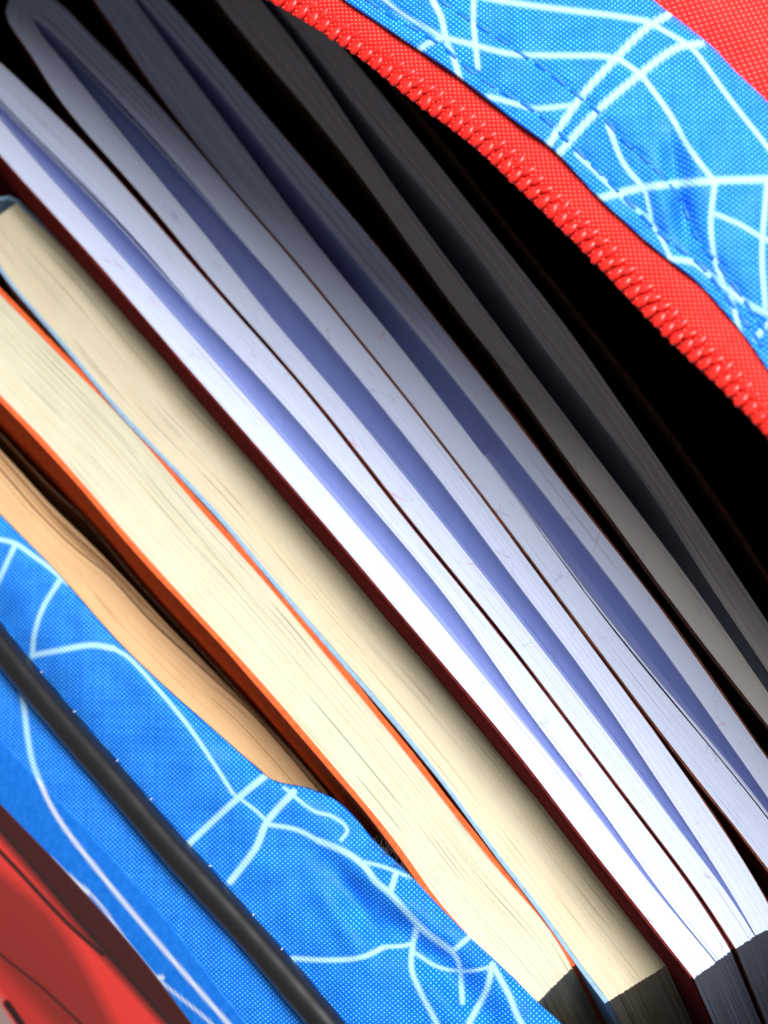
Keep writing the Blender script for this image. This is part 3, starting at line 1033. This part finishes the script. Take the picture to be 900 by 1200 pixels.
# stitches: short thread floats sunk into the band
st_me = capsule_mesh('stitch', 0.0021, 0.00022, thread_mat)
for s in (ST1, ST2):
    c = cr(s, 400)
    seg = np.linalg.norm(np.diff(c, axis=0), axis=1).sum()
    n = int(seg / 27)
    c = cr(s, n * 2 + 1)
    for i in range(n):
        a, b = c[2 * i], c[2 * i + 1]
        za = surf_z(bandG, flap_disp, *a); zb_ = surf_z(bandG, flap_disp, *b)
        pa = P([a[0]], [a[1]], [za])[0]; pb = P([b[0]], [b[1]], [zb_])[0]
        place(st_me, 'stitch', band, (pa + pb) / 2 + np.array([0, 0, 0.00005]), pb - pa)

# zipper coil: each turn of the coil is a tooth
def bead_mesh(name, lx, ly, lz, skew):
    """flattened bead of nylon: one turn of the coil, or one loop of its chain stitch"""
    V, F = [], []
    n, seg = 7, 8
    for i in range(n):
        t = -1 + 2 * i / (n - 1)
        c = math.copysign(abs(math.sin(t * math.pi / 2)), t)
        r = max(0.12, math.cos(t * math.pi / 2)) ** 0.75
        for k in range(seg):
            a = 2 * math.pi * (k + 0.5) / seg
            y = ly * r * math.cos(a)
            V.append((lx * c, y + skew * c * ly, lz * r * math.sin(a)))
    for i in range(n - 1):
        for k in range(seg):
            b = (k + 1) % seg
            F.append((i * seg + k, (i + 1) * seg + k, (i + 1) * seg + b, i * seg + b))
    F.append(tuple(range(seg))[::-1]); F.append(tuple((n - 1) * seg + k for k in range(seg)))
    me = bpy.data.meshes.new(name)
    me.from_pydata(V, [], F)
    me.materials.append(tooth_mat)
    me.polygons.foreach_set('use_smooth', [True] * len(me.polygons))
    return me


tm = bead_mesh('tooth', 0.00094, 0.00080, 0.00038, 0.25)
km = bead_mesh('chain_stitch', 0.00090, 0.00056, 0.00030, 0.2)
F0v = [p for p in F0[6:]]
c = cr(F0v, 2000)
L = np.linalg.norm(np.diff(c, axis=0), axis=1).sum()
nT = int(L / 14.6)
c = cr(F0v, nT)
tg = np.gradient(c, axis=0); tg /= np.linalg.norm(tg, axis=1)[:, None]
for i in range(nT):
    nx, ny = tg[i][1], -tg[i][0]           # towards the tape (up and right)
    if nx < 0: nx, ny = -nx, -ny
    j1, j2, j3 = random.gauss(0, 0.7), random.gauss(0, 0.8), random.gauss(0, 0.12)
    T = tg[i]; N = np.array([nx, ny])

    def spot(dn, dt, z):
        q = c[i] + N * dn + T * dt
        return P([q[0]], [q[1]], [z])[0]
    p0, p1 = spot(9 + j1, 0, ZF + 0.0004), spot(19 + j1, 3 + 10 * j3, ZF + 0.0008)
    place(tm, 'tooth', tape, p0, p1 - p0)
    p0, p1 = spot(23 + j2, 7, ZF + 0.0010), spot(31 + j2, 11 + 12 * j3, ZF + 0.0012)
    place(km, 'chain_stitch', tape, p0, p1 - p0)

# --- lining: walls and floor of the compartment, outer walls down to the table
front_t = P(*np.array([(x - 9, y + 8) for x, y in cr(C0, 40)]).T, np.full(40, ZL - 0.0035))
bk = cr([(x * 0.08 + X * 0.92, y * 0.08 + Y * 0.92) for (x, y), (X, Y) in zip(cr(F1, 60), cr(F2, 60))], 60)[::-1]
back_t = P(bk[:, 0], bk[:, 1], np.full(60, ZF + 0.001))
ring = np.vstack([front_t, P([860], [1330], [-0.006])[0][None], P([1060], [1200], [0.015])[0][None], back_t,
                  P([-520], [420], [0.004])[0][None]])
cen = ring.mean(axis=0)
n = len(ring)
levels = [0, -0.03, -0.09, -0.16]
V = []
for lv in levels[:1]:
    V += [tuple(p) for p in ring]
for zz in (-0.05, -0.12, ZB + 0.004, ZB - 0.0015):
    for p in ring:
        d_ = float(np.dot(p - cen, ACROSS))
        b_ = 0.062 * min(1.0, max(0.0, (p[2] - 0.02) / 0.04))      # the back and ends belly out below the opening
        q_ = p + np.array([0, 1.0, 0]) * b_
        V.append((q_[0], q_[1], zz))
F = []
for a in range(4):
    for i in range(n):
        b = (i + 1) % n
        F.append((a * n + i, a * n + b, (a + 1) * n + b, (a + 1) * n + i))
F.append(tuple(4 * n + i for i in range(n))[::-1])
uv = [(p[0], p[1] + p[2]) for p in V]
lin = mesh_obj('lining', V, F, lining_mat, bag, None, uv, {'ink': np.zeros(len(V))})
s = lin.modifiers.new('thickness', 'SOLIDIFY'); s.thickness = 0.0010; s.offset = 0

# outer lower shell: front panel carried down to the table
lowG_top = panelG[::6, -1]
NLOW = len(lowG_top)
lt = P(lowG_top[:, 0], lowG_top[:, 1], lowG_top[:, 2])
rows = [lt]
for zz, off in ((-0.12, 0.006), (-0.17, 0.004), (ZB - 0.003, -0.006)):
    r_ = lt - ACROSS[None, :] * off
    r_[:, 2] = zz
    rows.append(r_)
V = np.stack(rows, 1).reshape(-1, 3)
F = [(i * 4 + j, i * 4 + j + 1, (i + 1) * 4 + j + 1, (i + 1) * 4 + j) for i in range(NLOW - 1) for j in range(3)]
low = mesh_obj('lower_front', V, F, blue_cloth, bag, None, [(p[0], p[2]) for p in V], {'ink': np.zeros(len(V))}, True)
s = low.modifiers.new('thickness', 'SOLIDIFY'); s.thickness = 0.001

# fuzz of frayed thread where the front edge bulges
fv, ff = [], []
for i in range(46):
    t = random.random()
    px = 440 + 48 * t + random.gauss(0, 2); py = 985 + 48 * t + random.gauss(0, 2)
    p0 = P([px], [py], [ZL + 0.0004])[0]
    d = np.array([random.gauss(0, 1), random.gauss(0, 1), random.uniform(0.1, 1)]); d /= np.linalg.norm(d)
    p1 = p0 + d * random.uniform(0.0004, 0.0012); p2 = p1 + np.array([random.gauss(0, .4), random.gauss(0, .4), random.gauss(0, .3)]) * MM * 0.7
    wv = np.cross(d, BACK); wv = wv / (np.linalg.norm(wv) + 1e-9) * 0.000035
    k = len(fv)
    fv += [p0 - wv, p0 + wv, p1 - wv, p1 + wv, p2]
    ff += [(k, k + 1, k + 3, k + 2), (k + 2, k + 3, k + 4)]
fz = mesh_obj('frayed_thread', fv, ff, fuzz_mat, bag)
adopt(bag)

# tabletop the bag stands on
tz = ZB - 0.005
S = 0.9
tv = [(-S, -S, tz), (S, -S, tz), (S, S, tz), (-S, S, tz), (-S, -S, tz - 0.03), (S, -S, tz - 0.03), (S, S, tz - 0.03), (-S, S, tz - 0.03)]
tb = mesh_obj('tabletop', tv, [(0, 1, 2, 3), (7, 6, 5, 4), (0, 4, 5, 1), (1, 5, 6, 2), (2, 6, 7, 3), (3, 7, 4, 0)], table_mat)
tb['kind'] = 'structure'
